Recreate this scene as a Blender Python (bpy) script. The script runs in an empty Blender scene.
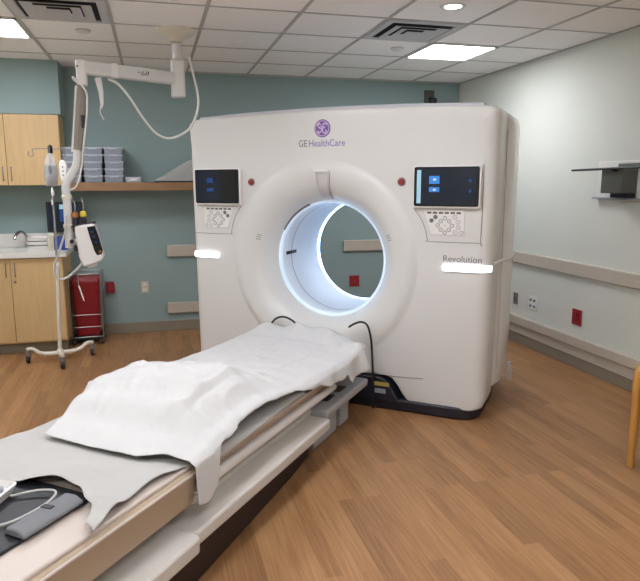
import bpy, bmesh, math, random
from mathutils import Vector as V, Matrix, noise
random.seed(4)
S = bpy.context.scene
COL = S.collection
PI = math.pi
R = math.radians

# ------------------------------------------------------------------ camera
F, PITCH, YAW, ROLL = 621.98, 0.17239, 0.25941, -0.00232
CAMZ = 1.567
fw = V((math.sin(YAW)*math.cos(PITCH), math.cos(YAW)*math.cos(PITCH), -math.sin(PITCH)))
rt0 = V((math.cos(YAW), -math.sin(YAW), 0)); up0 = rt0.cross(fw)
rt = rt0*math.cos(ROLL)+up0*math.sin(ROLL); up = -rt0*math.sin(ROLL)+up0*math.cos(ROLL)
cd = bpy.data.cameras.new('camera'); cam = bpy.data.objects.new('camera', cd); COL.objects.link(cam)
mw = Matrix((rt, up, -fw)).transposed().to_4x4(); mw.translation = (0, 0, CAMZ); cam.matrix_world = mw
cd.sensor_fit = 'HORIZONTAL'; cd.sensor_width = 36; cd.lens = F/640*36; cd.clip_start = .02
S.camera = cam
def ray(px, py): return fw + rt*((px-320)/F) - up*((py-290.5)/F)
def at(px, py, Y):                      # point of the room at depth Y
    d = ray(px, py); return V((0, 0, CAMZ)) + d*(Y/d.y)

# ------------------------------------------------------------------ room size
XL, XR, YF, YB, HC = -1.76, 3.43, -1.7, 6.718, 2.669
GX, GY, T = -1.43856, 4.2259, .6096     # ceiling grid
# gantry frame
TH = R(39.5); GN = V((math.sin(TH), math.cos(TH), 0)); GT = V((math.cos(TH), -math.sin(TH), 0))
GO = GT*(-1.80)+GN*3.97
GM = Matrix.Translation(GO) @ Matrix.Rotation(-TH, 4, 'Z')
GI = GM.inverted()
def gp(px, py, y):                      # gantry coordinates of a point on the plane local y
    d = ray(px, py); o = V((0, 0, CAMZ)); p0 = GO+GN*y
    return GI @ (o + d*((p0-o).dot(GN)/d.dot(GN)))

# ------------------------------------------------------------------ materials
def lin(c):
    if isinstance(c, str): c = [int(c[i:i+2], 16)/255 for i in (0, 2, 4)]
    return tuple((x/12.92 if x <= .04045 else ((x+.055)/1.055)**2.4) for x in c)+(1,)
def mat(name, col, rough=.5, metal=0, var=.0, scale=8, bump=0, bscale=60, alpha=1, emis=0, ecol=None, coat=0, trans=0, stretch=None):
    m = bpy.data.materials.new(name); m.use_nodes = True
    nt = m.node_tree; b = nt.nodes['Principled BSDF']
    c = lin(col)
    b.inputs['Base Color'].default_value = c; b.inputs['Roughness'].default_value = rough
    b.inputs['Metallic'].default_value = metal; b.inputs['Alpha'].default_value = alpha
    b.inputs['Coat Weight'].default_value = coat; b.inputs['Transmission Weight'].default_value = trans
    if emis:
        b.inputs['Emission Color'].default_value = lin(ecol or col); b.inputs['Emission Strength'].default_value = emis
    if var or bump:
        tc = nt.nodes.new('ShaderNodeTexCoord'); mp = nt.nodes.new('ShaderNodeMapping')
        nt.links.new(tc.outputs['Object'], mp.inputs[0])
        if stretch: mp.inputs['Scale'].default_value = stretch
    if var:
        n = nt.nodes.new('ShaderNodeTexNoise'); n.inputs['Scale'].default_value = scale; n.inputs['Detail'].default_value = 5
        nt.links.new(mp.outputs[0], n.inputs['Vector'])
        r = nt.nodes.new('ShaderNodeValToRGB'); nt.links.new(n.outputs['Fac'], r.inputs[0])
        r.color_ramp.elements[0].position = .3; r.color_ramp.elements[1].position = .7
        r.color_ramp.elements[0].color = tuple(x*(1-var) for x in c[:3])+(1,)
        r.color_ramp.elements[1].color = tuple(min(1, x*(1+var)) for x in c[:3])+(1,)
        nt.links.new(r.outputs[0], b.inputs['Base Color'])
    if bump:
        n2 = nt.nodes.new('ShaderNodeTexNoise'); n2.inputs['Scale'].default_value = bscale; n2.inputs['Detail'].default_value = 4
        nt.links.new(mp.outputs[0], n2.inputs['Vector'])
        bp = nt.nodes.new('ShaderNodeBump'); bp.inputs['Strength'].default_value = bump; bp.inputs['Distance'].default_value = .005
        nt.links.new(n2.outputs['Fac'], bp.inputs['Height']); nt.links.new(bp.outputs[0], b.inputs['Normal'])
    return m

def floor_mat():
    m = bpy.data.materials.new('wood_plank_vinyl'); m.use_nodes = True
    nt = m.node_tree; b = nt.nodes['Principled BSDF']; L = nt.links.new
    tc = nt.nodes.new('ShaderNodeTexCoord')
    mp = nt.nodes.new('ShaderNodeMapping'); mp.inputs['Rotation'].default_value = (0, 0, PI/2)
    L(tc.outputs['Object'], mp.inputs[0])
    br = nt.nodes.new('ShaderNodeTexBrick'); L(mp.outputs[0], br.inputs['Vector'])
    br.inputs['Scale'].default_value = 1; br.inputs['Brick Width'].default_value = .92; br.inputs['Row Height'].default_value = .075
    br.inputs['Mortar Size'].default_value = .0007; br.inputs['Mortar Smooth'].default_value = .6; br.offset = .37
    br.inputs['Color1'].default_value = (0, 0, 0, 1); br.inputs['Color2'].default_value = (1, 1, 1, 1); br.inputs['Mortar'].default_value = (.3, .3, .3, 1)
    mp2 = nt.nodes.new('ShaderNodeMapping'); mp2.inputs['Scale'].default_value = (55, 2.2, 1); L(tc.outputs['Object'], mp2.inputs[0])
    n = nt.nodes.new('ShaderNodeTexNoise'); n.inputs['Scale'].default_value = 1.5; n.inputs['Detail'].default_value = 6; n.inputs['Distortion'].default_value = .5
    L(mp2.outputs[0], n.inputs['Vector'])
    mx = nt.nodes.new('ShaderNodeMath'); mx.operation = 'MULTIPLY'; mx.inputs[1].default_value = .30; L(br.outputs['Color'], mx.inputs[0])
    ad = nt.nodes.new('ShaderNodeMath'); ad.operation = 'MULTIPLY_ADD'; ad.inputs[1].default_value = .75; L(n.outputs['Fac'], ad.inputs[0]); L(mx.outputs[0], ad.inputs[2])
    r = nt.nodes.new('ShaderNodeValToRGB'); L(ad.outputs[0], r.inputs[0])
    e = r.color_ramp.elements
    e[0].position = .28; e[0].color = lin('825d3d'); e[1].position = .85; e[1].color = lin('b48a61')
    x = e.new(.55); x.color = lin('9f754d')
    L(r.outputs[0], b.inputs['Base Color']); b.inputs['Roughness'].default_value = .42
    b.inputs['Specular IOR Level'].default_value = .4
    return m

M = dict(
    floor=floor_mat(),
    tile=mat('ceiling_tile', 'f8f6f4', .9, var=.05, scale=140, bump=.25, bscale=220),
    grid=mat('ceiling_grid', 'b4b2b0', .6),
    teal=mat('teal_paint', '8fa3a1', .75, var=.015, scale=3, bump=.08, bscale=240),
    cream=mat('cream_paint', 'd4d6cb', .75, var=.012, scale=3, bump=.08, bscale=240),
    rail=mat('beige_guard_rail', 'bfb5a6', .5, var=.02, scale=20),
    base=mat('taupe_vinyl_base', '8a8070', .6, var=.03, scale=15),
    maple=mat('maple_laminate', 'cfae7c', .45, var=.07, scale=3, stretch=(14, 14, 1.2)),
    shelfw=mat('brown_wood_shelf', '94704f', .5, var=.15, scale=4, stretch=(1.5, 14, 14)),
    counter=mat('white_solid_surface', 'e0ddd6', .35, var=.02, scale=60),
    white=mat('white_plastic', 'd5d3cf', .34, var=.006, scale=4, coat=.15),
    white2=mat('white_cover_plastic', 'e4e0dc', .3, coat=.2),
    funnel=mat('bore_white_plastic', 'dfe3e8', .3),
    funnel2=mat('pale_grey_cover', 'c9c6c4', .45),
    greytop=mat('grey_cover', 'bcbcc0', .45),
    seam=mat('seam_grey', '8b8783', .7),
    black=mat('black_plastic', '16151b', .4, var=.1, scale=12),
    navy=mat('dark_base_plastic', '201f2a', .45, var=.1, scale=12),
    brownblack=mat('dark_brown_plinth', '2a1c1b', .55, var=.15, scale=10),
    glass=mat('black_screen_glass', '05070c', .12),
    screen=mat('lit_navy_screen', '08111f', .15, emis=.03, ecol='123058'),
    ui=mat('lit_blue_icon', '2f6fb5', .2, emis=.14, ecol='3f8fe0'),
    uil=mat('lit_pale_icon', '8fb3c4', .2, emis=.13, ecol='9cc4d4'),
    uid=mat('dim_blue_icon', '1b3f78', .2, emis=.04, ecol='1f4f98'),
    led=mat('white_led_bar', 'ffffff', .3, emis=1.0, ecol='f4f8ff'),
    bluelight=mat('blue_white_light_ring', 'eaf4ff', .3, emis=5, ecol='8fc2fb'),
    ringdim=mat('dim_blue_light_ring', 'e4effa', .3, emis=1.6, ecol='9ccafb'),
    rim=mat('frosted_rim_light', 'e6f0fa', .3, emis=.10, ecol='b8d8fa'),
    purple=mat('logo_purple', '7b5a9c', .4),
    lilac=mat('logo_lilac', 'd5c2e2', .4),
    lettergrey=mat('letter_grey', '77727c', .5),
    letterp=mat('letter_purple', '8a78b4', .5),
    button=mat('white_button', 'd4d2d0', .4),
    red=mat('red_button', '8e2b28', .35),
    redplate=mat('red_cover_plate', '9c2030', .4),
    binred=mat('red_bin_plastic', '86131d', .35, var=.06, scale=6),
    plate=mat('white_cover_plate', 'e4e2dc', .4),
    ivory=mat('ivory_cover_plate', 'd3cbb4', .45),
    greyplate=mat('grey_cover_plate', '6a6c6c', .5),
    chrome=mat('brushed_metal', 'b8b8b6', .3, metal=1),
    steel=mat('grey_steel', '8b8b88', .4, metal=.8),
    enamel=mat('cream_enamel_metal', 'ddd6c6', .35),
    greybox=mat('grey_plastic_box', 'a8a8aa', .55, var=.05, scale=40),
    darkgrey=mat('dark_grey_plastic', '55564f', .5, var=.04, scale=9),
    sheet=mat('white_sheet_cotton', 'c9c8c6', .9, bump=.12, bscale=400),
    greysheet=mat('grey_sheet_cotton', 'b5b3ae', .9, bump=.12, bscale=400),
    vinyl=mat('pale_beige_vinyl', 'c3b6ab', .4, var=.02, scale=10),
    vinylside=mat('beige_tray_shell', 'b09c84', .45, var=.03, scale=10),
    shelfpl=mat('pale_table_cover', 'cfcac2', .45, var=.02, scale=12),
    foam=mat('grey_foam', '77787b', .85, var=.05, scale=20),
    pad=mat('black_pad_vinyl', '15161c', .45, bump=.2, bscale=30),
    bag=mat('clear_bag_plastic', 'd8dade', .12, alpha=.30, coat=.4),
    fluid=mat('bag_fluid', '7f858a', .15, alpha=.55),
    clearbin=mat('clear_bin_plastic', 'a9b1bd', .3, alpha=.72),
    binlid=mat('clear_bin_rim', 'c3c9d2', .3, alpha=.9),
    clear=mat('clear_sheet_plastic', 'd8d8d4', .25, alpha=.32),
    cable=mat('grey_cable', 'b9b7b2', .5),
    wcable=mat('white_cable', 'dedcd6', .45),
    taupe=mat('taupe_arm_cover', '8f867c', .5, var=.06, scale=20),
    blue=mat('blue_cardboard', '24418f', .5),
    amber=mat('amber_cap', 'a5672f', .4),
    yellow=mat('yellow_cap', 'd8c23a', .4),
    chairw=mat('honey_wood', 'c08a45', .4, var=.12, scale=4, stretch=(12, 12, 1.5)),
    chairf=mat('dark_chair_fabric', '2a2a2c', .85),
    panel=mat('lit_light_panel', 'ffffff', .5, emis=9, ecol='f4f6ff'),
    lamp=mat('lit_downlight', 'ffffff', .5, emis=7, ecol='f4f6ff'),
    vent=mat('vent_aluminium', 'c4c4c6', .5, metal=.1),
    ventdark=mat('vent_dark_void', '17181a', .8),
    labely=mat('yellow_label', 'b8a55a', .5), labelg=mat('grey_label', '9aa0a6', .5),
    rubber=mat('black_rubber', '1c1c1e', .6),
)

# ------------------------------------------------------------------ mesh builder
class MB:
    def __init__(s, tm=None): s.b = bmesh.new(); s.tm = tm; s.mi = 0
    def mat(s, i): s.mi = i; return s
    def v(s, p):
        p = V(p); return s.b.verts.new(s.tm @ p if s.tm else p)
    def f(s, vs):
        try: fc = s.b.faces.new(vs); fc.material_index = s.mi; return fc
        except ValueError: return None
    def box(s, x0, x1, y0, y1, z0, z1, m=None):
        P = [V((x, y, z)) for z in (z0, z1) for y in (y0, y1) for x in (x0, x1)]
        if m: P = [m @ p for p in P]
        q = [s.v(p) for p in P]
        for i in ((0, 2, 3, 1), (4, 5, 7, 6), (0, 1, 5, 4), (2, 6, 7, 3), (0, 4, 6, 2), (1, 3, 7, 5)): s.f([q[k] for k in i])
        return s
    def bar(s, a, b, w, h, upv=(0, 0, 1)):        # box beam from a to b
        a, b = V(a), V(b); d = (b-a); L = d.length; d.normalize()
        x = d.cross(V(upv));  x = x.normalized() if x.length > 1e-5 else V((1, 0, 0)); u = x.cross(d)
        m = Matrix((x, d, u)).transposed().to_4x4(); m.translation = a
        return s.box(-w/2, w/2, 0, L, -h/2, h/2, m)
    def tube(s, pts, r, seg=10, smooth=0, caps=True, closed=False):
        pts = [V(p) for p in pts]
        if smooth: pts = spline(pts, smooth, closed)
        n = len(pts); rs = r if isinstance(r, (list, tuple)) else [r]*n
        if len(rs) != n: rs = [rs[min(len(rs)-1, int(i*(len(rs)-1)/(n-1)+.5))] for i in range(n)]
        ref = None; rings = []
        for i, p in enumerate(pts):
            if closed: d = pts[(i+1) % n]-pts[i-1]
            else: d = pts[min(i+1, n-1)]-pts[max(i-1, 0)]
            d.normalize()
            if ref is None: ref = d.orthogonal().normalized()
            x = (ref-d*ref.dot(d)); x = x.normalized() if x.length > 1e-6 else d.orthogonal().normalized(); ref = x; y = d.cross(x)
            rings.append([s.v(p+(x*math.cos(2*PI*k/seg)+y*math.sin(2*PI*k/seg))*rs[i]) for k in range(seg)])
        for i in range(n if closed else n-1):
            a, c = rings[i], rings[(i+1) % n]
            for k in range(seg): s.f([a[k], a[(k+1) % seg], c[(k+1) % seg], c[k]])
        if caps and not closed: s.f(rings[0][::-1]); s.f(rings[-1])
        return s
    def lathe(s, prof, o=(0, 0, 0), axis='z', seg=28, caps=True):
        o = V(o); rings = []
        for r, h in prof:
            rr = []
            for k in range(seg):
                c, n_ = r*math.cos(2*PI*k/seg), r*math.sin(2*PI*k/seg)
                p = {'z': V((c, n_, h)), 'y': V((c, h, -n_)), 'x': V((h, c, n_))}[axis]
                rr.append(s.v(o+p))
            rings.append(rr)
        for a, c in zip(rings, rings[1:]):
            for k in range(seg): s.f([a[k], a[(k+1) % seg], c[(k+1) % seg], c[k]])
        if caps: s.f(rings[0][::-1]); s.f(rings[-1])
        return s
    def prism(s, poly, fn, h0, h1):               # poly of 2D points, fn(a, b, h) -> point
        A = [s.v(fn(a, b, h0)) for a, b in poly]; B = [s.v(fn(a, b, h1)) for a, b in poly]
        n = len(poly); s.f(A[::-1]); s.f(B)
        for i in range(n): s.f([A[i], A[(i+1) % n], B[(i+1) % n], B[i]])
        return s
    def grid(s, rows, closed=False):
        q = [[s.v(p) for p in r] for r in rows]
        for a, c in zip(q, q[1:]):
            n = len(a)
            for k in range(n if closed else n-1): s.f([a[k], a[(k+1) % n], c[(k+1) % n], c[k]])
        return q
    def build(s, name, mats, parent=None, bevel=0, angle=40, seg=2, solid=0, recalc=True):
        if recalc: bmesh.ops.recalc_face_normals(s.b, faces=s.b.faces)
        me = bpy.data.meshes.new(name); s.b.to_mesh(me); s.b.free()
        for m in (mats if isinstance(mats, (list, tuple)) else [mats]): me.materials.append(m)
        for p in me.polygons: p.use_smooth = True
        me.set_sharp_from_angle(angle=R(angle))
        o = bpy.data.objects.new(name, me); COL.objects.link(o)
        if parent: o.parent = parent
        if solid:
            sm = o.modifiers.new('thickness', 'SOLIDIFY'); sm.thickness = solid; sm.offset = -1
        if bevel:
            bm = o.modifiers.new('bevel', 'BEVEL'); bm.width = bevel; bm.segments = seg; bm.limit_method = 'ANGLE'; bm.angle_limit = R(35)
            bm.harden_normals = False
        return o
def spline(p, n, closed=False):
    out = []; m = len(p)
    for i in range(m if closed else m-1):
        if closed: a, b, c, d = p[i-1], p[i], p[(i+1) % m], p[(i+2) % m]
        else: a, b, c, d = p[max(i-1, 0)], p[i], p[i+1], p[min(i+2, m-1)]
        for k in range(n):
            t = k/n
            out.append(.5*((2*b)+(c-a)*t+(2*a-5*b+4*c-d)*t*t+(3*b-a-3*c+d)*t**3))
    if not closed: out.append(p[-1])
    return out
def rrect(x0, x1, y0, y1, r, n=5):
    P = []
    for cx, cy, a0 in ((x1-r, y0+r, -90), (x1-r, y1-r, 0), (x0+r, y1-r, 90), (x0+r, y0+r, 180)):
        for k in range(n+1):
            a = R(a0+90*k/n); P.append((cx+r*math.cos(a), cy+r*math.sin(a)))
    return P
fXZ = lambda a, b, h: (a, h, b)
fXY = lambda a, b, h: (a, b, h)
fYZ = lambda a, b, h: (h, a, b)

def tag(o, label=None, cat=None, group=None, kind=None):
    if label: o['label'] = label
    if cat: o['category'] = cat
    if group: o['group'] = group
    if kind: o['kind'] = kind
    return o
def thing(name, label, cat, loc=(0, 0, 0), rz=0, group=None):
    o = bpy.data.objects.new(name, None); COL.objects.link(o); o.empty_display_size = .1
    o.location = loc; o.rotation_euler = (0, 0, rz); return tag(o, label, cat, group)
def wm(loc): return Matrix.Translation(-V(loc))  # build in room coordinates under a thing at loc
def struct(name, mb, m, label=None, cat=None, **k):
    o = mb.build(name, m, **k); return tag(o, label or name.replace('_', ' '), cat or name.split('_')[0], kind='structure')
def dup(root, loc, label, rz=None):
    r = root.copy(); COL.objects.link(r); r.location = loc; r['label'] = label
    if rz is not None: r.rotation_euler = (0, 0, rz)
    for ch in list(root.children):
        c = ch.copy(); COL.objects.link(c); c.parent = r
        for g in ch.children:
            d = g.copy(); COL.objects.link(d); d.parent = c
    return r
def text_mesh(name, body, size, m, parent, loc, width=None):
    cu = bpy.data.curves.new(name, 'FONT'); cu.body = body; cu.size = size; cu.extrude = .0008; cu.align_x = 'CENTER'
    t = bpy.data.objects.new('tmp_text', cu); COL.objects.link(t)
    dg = bpy.context.evaluated_depsgraph_get(); me = bpy.data.meshes.new_from_object(t.evaluated_get(dg))
    bpy.data.objects.remove(t); bpy.data.curves.remove(cu)
    xs = [v.co.x for v in me.vertices]; k = width/(max(xs)-min(xs)) if width else 1
    for v in me.vertices:
        x, y, z = v.co; v.co = (x*k+loc[0], -z+loc[1], y+loc[2])
    me.materials.clear(); me.materials.append(m); me.name = name
    o = bpy.data.objects.new(name, me); COL.objects.link(o); o.parent = parent
    return o

# ------------------------------------------------------------------ ROOM SHELL
struct('floor', MB().box(XL-.1, XR+.1, YF-.1, YB+.1, -.1, 0), M['floor'], 'wood plank vinyl floor')
struct('ceiling', MB().box(XL-.1, XR+.1, YF-.1, YB+.1, HC, HC+.1), M['tile'], 'white tiled drop ceiling')
struct('wall_back', MB().box(XL-.1, XR+.1, YB, YB+.1, 0, HC), M['teal'], 'teal painted back wall')
struct('wall_right', MB().box(XR, XR+.1, YF, YB, 0, HC), M['cream'], 'cream painted right wall')
struct('wall_left', MB().box(XL-.1, XL, YF, YB, 0, HC), M['cream'], 'cream painted left wall')
struct('wall_front', MB().box(XL-.1, XR+.1, YF-.1, YF, 0, HC), M['cream'], 'cream painted wall behind the camera')
b = MB()
i = -1
while GX+i*T < XR:
    x = GX+i*T
    if x > XL: b.box(x-.0115, x+.0115, YF, YB, HC-.006, HC)
    i += 1
j = -10
while GY+j*T < YB:
    y = GY+j*T
    if y > YF: b.box(XL, XR, y-.0085, y+.0085, HC-.004, HC)
    j += 1
b.box(XR-.02, XR, YF, YB, HC-.008, HC); b.box(XL, XR, YB-.02, YB, HC-.008, HC)
struct('trim_1', b, M['grid'], 'metal grid bars of the drop ceiling', 'ceiling grid')
# soffit over the wall cabinets
YC = 6.37
struct('wall_soffit', MB().box(XL, -.79, YC, YB, 2.19, HC), M['teal'], 'teal painted soffit above the wall cabinets')
# baseboards
struct('baseboard_back', MB().box(-.78, XR, YB-.012, YB, 0, .11), M['base'], 'taupe vinyl baseboard along the back wall', bevel=.004)
struct('baseboard_right', MB().box(XR-.014, XR, YF, YB-.012, 0, .10), M['base'], 'taupe vinyl baseboard along the right wall', bevel=.004)
def rail_r(z0, z1, t):
    return [(XR, z0), (XR-t*.8, z0+.002), (XR-t, z0+.008), (XR-t, z1-.008), (XR-t*.8, z1-.002), (XR, z1)]
fXZs = lambda a, bb, h: (a, h, bb)
struct('trim_2', MB().prism(rail_r(.785, .90, .03), fXZs, YF, YB-.002), M['rail'], 'beige wall guard rail at chair height on the right wall', 'guard rail', angle=12)
b = MB().prism(rail_r(.185, .275, .038), fXZs, YF, YB-.002); b.box(XR-.02, XR, YF, YB-.012, .10, .185)
struct('trim_3', b, M['rail'], 'low beige crash rail above the baseboard on the right wall', 'crash rail', angle=12)

# ------------------------------------------------------------------ CEILING FIXTURES
def light_panel(i, j, label):
    x, y = GX+(i+.5)*T, GY+(j+.5)*T
    t = thing('ceiling_light', label, 'ceiling light', (x, y, HC), group='square ceiling light panels'); h = T/2-.012
    b = MB()
    for a in (-1, 1):
        b.box(min(a*h, a*(h-.018)), max(a*h, a*(h-.018)), -h, h, -.012, -.001); b.box(-h, h, min(a*h, a*(h-.018)), max(a*h, a*(h-.018)), -.012, -.001)
    b.build('frame', M['plate'], t)
    MB().box(-h+.018, h-.018, -h+.018, h-.018, -.008, -.002).build('diffuser', M['panel'], t)
    return t
light_panel(6, 1, 'square lit ceiling panel above the right end of the scanner')
light_panel(0, 1, 'square lit ceiling panel in the upper left corner, beside the left vent')
for (i, j) in ((0, -3), (3, -3), (0, -7), (3, -7), (6, -7)):  # unseen panels, added and arranged only to light the room
    light_panel(i, j, 'unseen square ceiling panel added to light the room from the camera side')
t = thing('downlight', 'small round recessed downlight near the top edge, right of the right vent', 'ceiling light', (1.9, 3.847, HC))
MB().lathe([(.055, -.006), (.078, -.008), (.085, -.001), (.055, -.001)], seg=32, caps=False).build('trim_ring', M['plate'], t)
MB().lathe([(.054, -.005), (.054, -.001)], seg=32).build('lens', M['lamp'], t)
def vent(i, j, label):
    x, y = GX+(i+.5)*T, GY+(j+.5)*T; h = T/2-.012
    t = thing('ceiling_vent', label, 'vent', (x, y, HC), group='square ceiling air vents')
    MB().box(-h, h, -h, h, -.003, -.001).build('backing', M['ventdark'], t)
    b = MB()
    b.grid([[V((sx*q, sy*q, z)) for sx, sy in ((-1, -1), (1, -1), (1, 1), (-1, 1))] for q, z in ((h, -.002), (h, -.010), (h-.05, -.012), (h-.055, -.004))], closed=True)
    b.build('frame', M['vent'], t)
    for k in range(3):
        q = h-.085-k*.07
        bb = MB()
        bb.grid([[V((sx*a, sy*a, z)) for sx, sy in ((-1, -1), (1, -1), (1, 1), (-1, 1))] for a, z in ((q, -.022), (q-.003, -.023), (q-.0655, -.010), (q-.063, -.008), (q, -.022))], closed=True)
        bb.build('louver', M['vent'], t)
    q = h-.085-3*.07
    MB().box(-q, q, -q, q, -.014, -.006).build('centre_plate', M['vent'], t)
vent(5, 0, 'square louvered ceiling vent just left of the right light panel')
vent(1, 0, 'square louvered ceiling vent right of the left light panel')
for (x, y, l) in ((-.438, 5.097, 'small round ceiling sprinkler cap below the left vent'), (2.026, 5.111, 'small round ceiling sprinkler cap between right vent and scanner')):
    t = thing('sprinkler', l, 'sprinkler', (x, y, HC))
    MB().lathe([(.012, -.022), (.04, -.02), (.046, -.012), (.046, -.006)], seg=24).build('cap', M['plate'], t)
    MB().lathe([(.05, -.006), (.055, -.001)], seg=24).build('collar', M['chrome'], t)

# ------------------------------------------------------------------ BACK WALL ITEMS
def wall_rail(x0, x1, z0, z1, label):
    b = MB().prism([(YB, z0), (YB-.026, z0+.002), (YB-.032, z0+.008), (YB-.032, z1-.008), (YB-.026, z1-.002), (YB, z1)], lambda a, c, h: (h, a, c), x0, x1)
    o = b.build('guard_rail', M['rail'], None, angle=12); tag(o, label, 'guard rail', 'beige guard boards on the teal wall')
wall_rail(.12, 1.25, .795, .92, 'upper beige guard board on the teal wall left of the scanner')
wall_rail(.10, 1.25, .19, .305, 'lower beige guard board on the teal wall left of the scanner')
wall_rail(2.055, 3.34, .795, .92, 'beige guard board seen through the scanner bore')
def plate_back(name, x, z, w, h, m, label, cat, kind):
    t = thing(name, label, cat, (x, YB, z))
    MB().box(-w/2, w/2, -.008, 0, -h/2, h/2).build('cover_plate', m, t, bevel=.003)
    for s_ in (-1, 1):
        if kind == 'outlet': MB().prism(rrect(-w*.26, w*.26, s_*h*.23-.014, s_*h*.23+.014, .006), fXZ, -.011, -.008).build('socket', [M['plate'] if m is not M['redplate'] else M['red']][0], t)
    MB().box(-.003, .003, -.0095, -.008, -.003, .003).build('screw', M['chrome'], t)
    return t
plate_back('outlet', -.125, .485, .075, .12, M['ivory'], 'ivory power outlet low on the teal wall left of the scanner', 'outlet', 'outlet')
plate_back('outlet', 2.19, .45, .12, .125, M['redplate'], 'red outlet plate seen through the scanner bore', 'outlet', 'outlet')
t = thing('call_box', 'small red wall box beside the red bin', 'wall box', (-.47, YB, .50))
MB().box(-.04, .04, -.05, 0, -.06, .06).build('housing', M['binred'], t, bevel=.006)
MB().box(-.025, .025, -.054, -.05, -.03, .03).build('label_plate', M['redplate'], t)
t = thing('wall_camera', 'small dark bracket device high on the teal wall above the scanner right end', 'camera', (3.06, YB, 2.49))
MB().box(-.06, .05, -.03, 0, -.09, .09).build('backplate', M['darkgrey'], t, bevel=.004)
MB().bar((-.01, -.03, 0), (-.01, -.12, -.03), .03, .03).build('bracket', M['black'], t, bevel=.003)
MB().lathe([(.02, -.17), (.035, -.16), (.035, -.09), (.02, -.08)], (-.01, 0, -.04), 'y', 16).build('lens_housing', M['black'], t)

# ------------------------------------------------------------------ RIGHT WALL ITEMS
def plate_right(name, y, z, w, h, m, label, cat, kind=None, sm=None):
    t = thing(name, label, cat, (XR, y, z))
    MB().box(-.008, 0, -w/2, w/2, -h/2, h/2).build('cover_plate', m, t, bevel=.003)
    if kind == 'outlet':
        for a in (-1, 1):
            for c in (-1, 1):
                MB().box(-.011, -.008, a*w*.24-.014, a*w*.24+.014, c*h*.22-.012, c*h*.22+.012).build('socket', sm or M['greyplate'], t)
    if kind == 'switch': MB().box(-.014, -.008, -.012, .012, -.028, .028).build('rocker', sm or m, t, bevel=.002)
    if kind == 'jack':
        MB().box(-.012, -.008, -w*.3, w*.3, -h*.3, h*.3).build('insert', sm or m, t, bevel=.002)
        MB().box(-.02, -.012, -.01, .01, -.0, .03).build('latch', M['redplate'], t, bevel=.002)
    return t
plate_right('wall_plate', 5.355, .43, .075, .115, M['greyplate'], 'grey wall plate under the guard rail, nearest the scanner', 'wall plate', 'switch', M['darkgrey'])
plate_right('outlet', 5.065, .435, .125, .13, M['plate'], 'white double outlet on the cream wall between grey and red plates', 'outlet', 'outlet')
plate_right('wall_plate', 4.425, .435, .12, .135, M['redplate'], 'red wall plate under the guard rail on the cream wall', 'wall plate', 'jack', M['binred'])
loc = (XR, 4.0, 1.58)
t = thing('wall_bracket', 'dark grey boxed wall bracket with a long black bar on the cream wall', 'bracket', loc)
b = MB(wm(loc)); b.box(XR-.012, XR, 3.40, 4.28, 1.43, 1.72); b.build('mounting_plate', M['plate'], t, bevel=.003)
b = MB(wm(loc)); b.box(XR-.05, XR-.012, 3.45, 4.29, 1.432, 1.446); b.build('bottom_ledge', M['labelg'], t, bevel=.003)
b = MB(wm(loc)); b.box(XR-.15, XR-.012, 3.85, 4.07, 1.48, 1.668); b.build('housing', M['darkgrey'], t, bevel=.006)
b = MB(wm(loc)); b.box(XR-.02, XR-.011, 3.82, 4.05, 1.675, 1.70); b.build('upper_slot', M['greyplate'], t)
b = MB(wm(loc)); b.box(XR-.10, XR-.03, 3.84, 4.02, 1.448, 1.48); b.build('lower_slot', M['black'], t)
b = MB(wm(loc)); b.tube([(XR-.17, 4.39, 1.655), (XR-.17, 3.85, 1.662), (XR-.165, 3.55, 1.665), (XR-.16, 3.45, 1.672)], .009, 10, smooth=4); b.build('bar', M['black'], t)
b = MB(wm(loc)); b.bar((XR-.15, 3.92, 1.655), (XR-.178, 3.92, 1.655), .03, .03); b.build('bar_clamp', M['black'], t)

# ------------------------------------------------------------------ CABINETS, COUNTER
def door(parent, x0, x1, z0, z1, y, hx, hz0, hz1):
    d = MB().box(x0+.002, x1-.002, y-.02, y, z0, z1).build('door', M['maple'], parent, bevel=.002)
    MB().tube([(hx, y-.02, hz0), (hx, y-.042, hz0+.012), (hx, y-.046, (hz0+hz1)/2), (hx, y-.042, hz1-.012), (hx, y-.02, hz1)], .0045, 8, smooth=4).build('handle', M['steel'], d)
CX0, CXM, CX1 = -1.755, -1.283, -.815
t = thing('wall_cabinet', 'maple wall cabinet with two doors hanging under the teal soffit', 'cabinet', (0, 0, 0))
t.location = (CXM, YB, 1.55); im = MB(wm(t.location))
im.box(CX0, CX1, YC+.02, YB-.004, 1.545, 2.188).build('body', M['maple'], t)
for (a, c, hx) in ((CX0, CXM, CXM-.035), (CXM, CX1, CXM+.035)):
    dd = MB(wm(t.location)); dd.box(a+.002, c-.002, YC, YC+.019, 1.545, 2.185); d = dd.build('door', M['maple'], t, bevel=.002)
    hb = MB(wm(t.location)); hb.tube([(hx, YC, 1.59), (hx, YC-.022, 1.60), (hx, YC-.026, 1.65), (hx, YC-.022, 1.70), (hx, YC, 1.71)], .0045, 8, smooth=4); hb.build('handle', M['steel'], d)
t = thing('base_cabinet', 'maple base cabinet with two doors under the white counter', 'cabinet', (CXM, YB, 0)); L0 = t.location.copy()
YL = 6.10
MB(wm(L0)).box(CX0, -.832, YL+.02, YB-.004, .10, .898).build('body', M['maple'], t)
MB(wm(L0)).box(CX0, -.85, YL+.08, YB-.02, 0, .10).build('toe_kick', M['base'], t)
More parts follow.
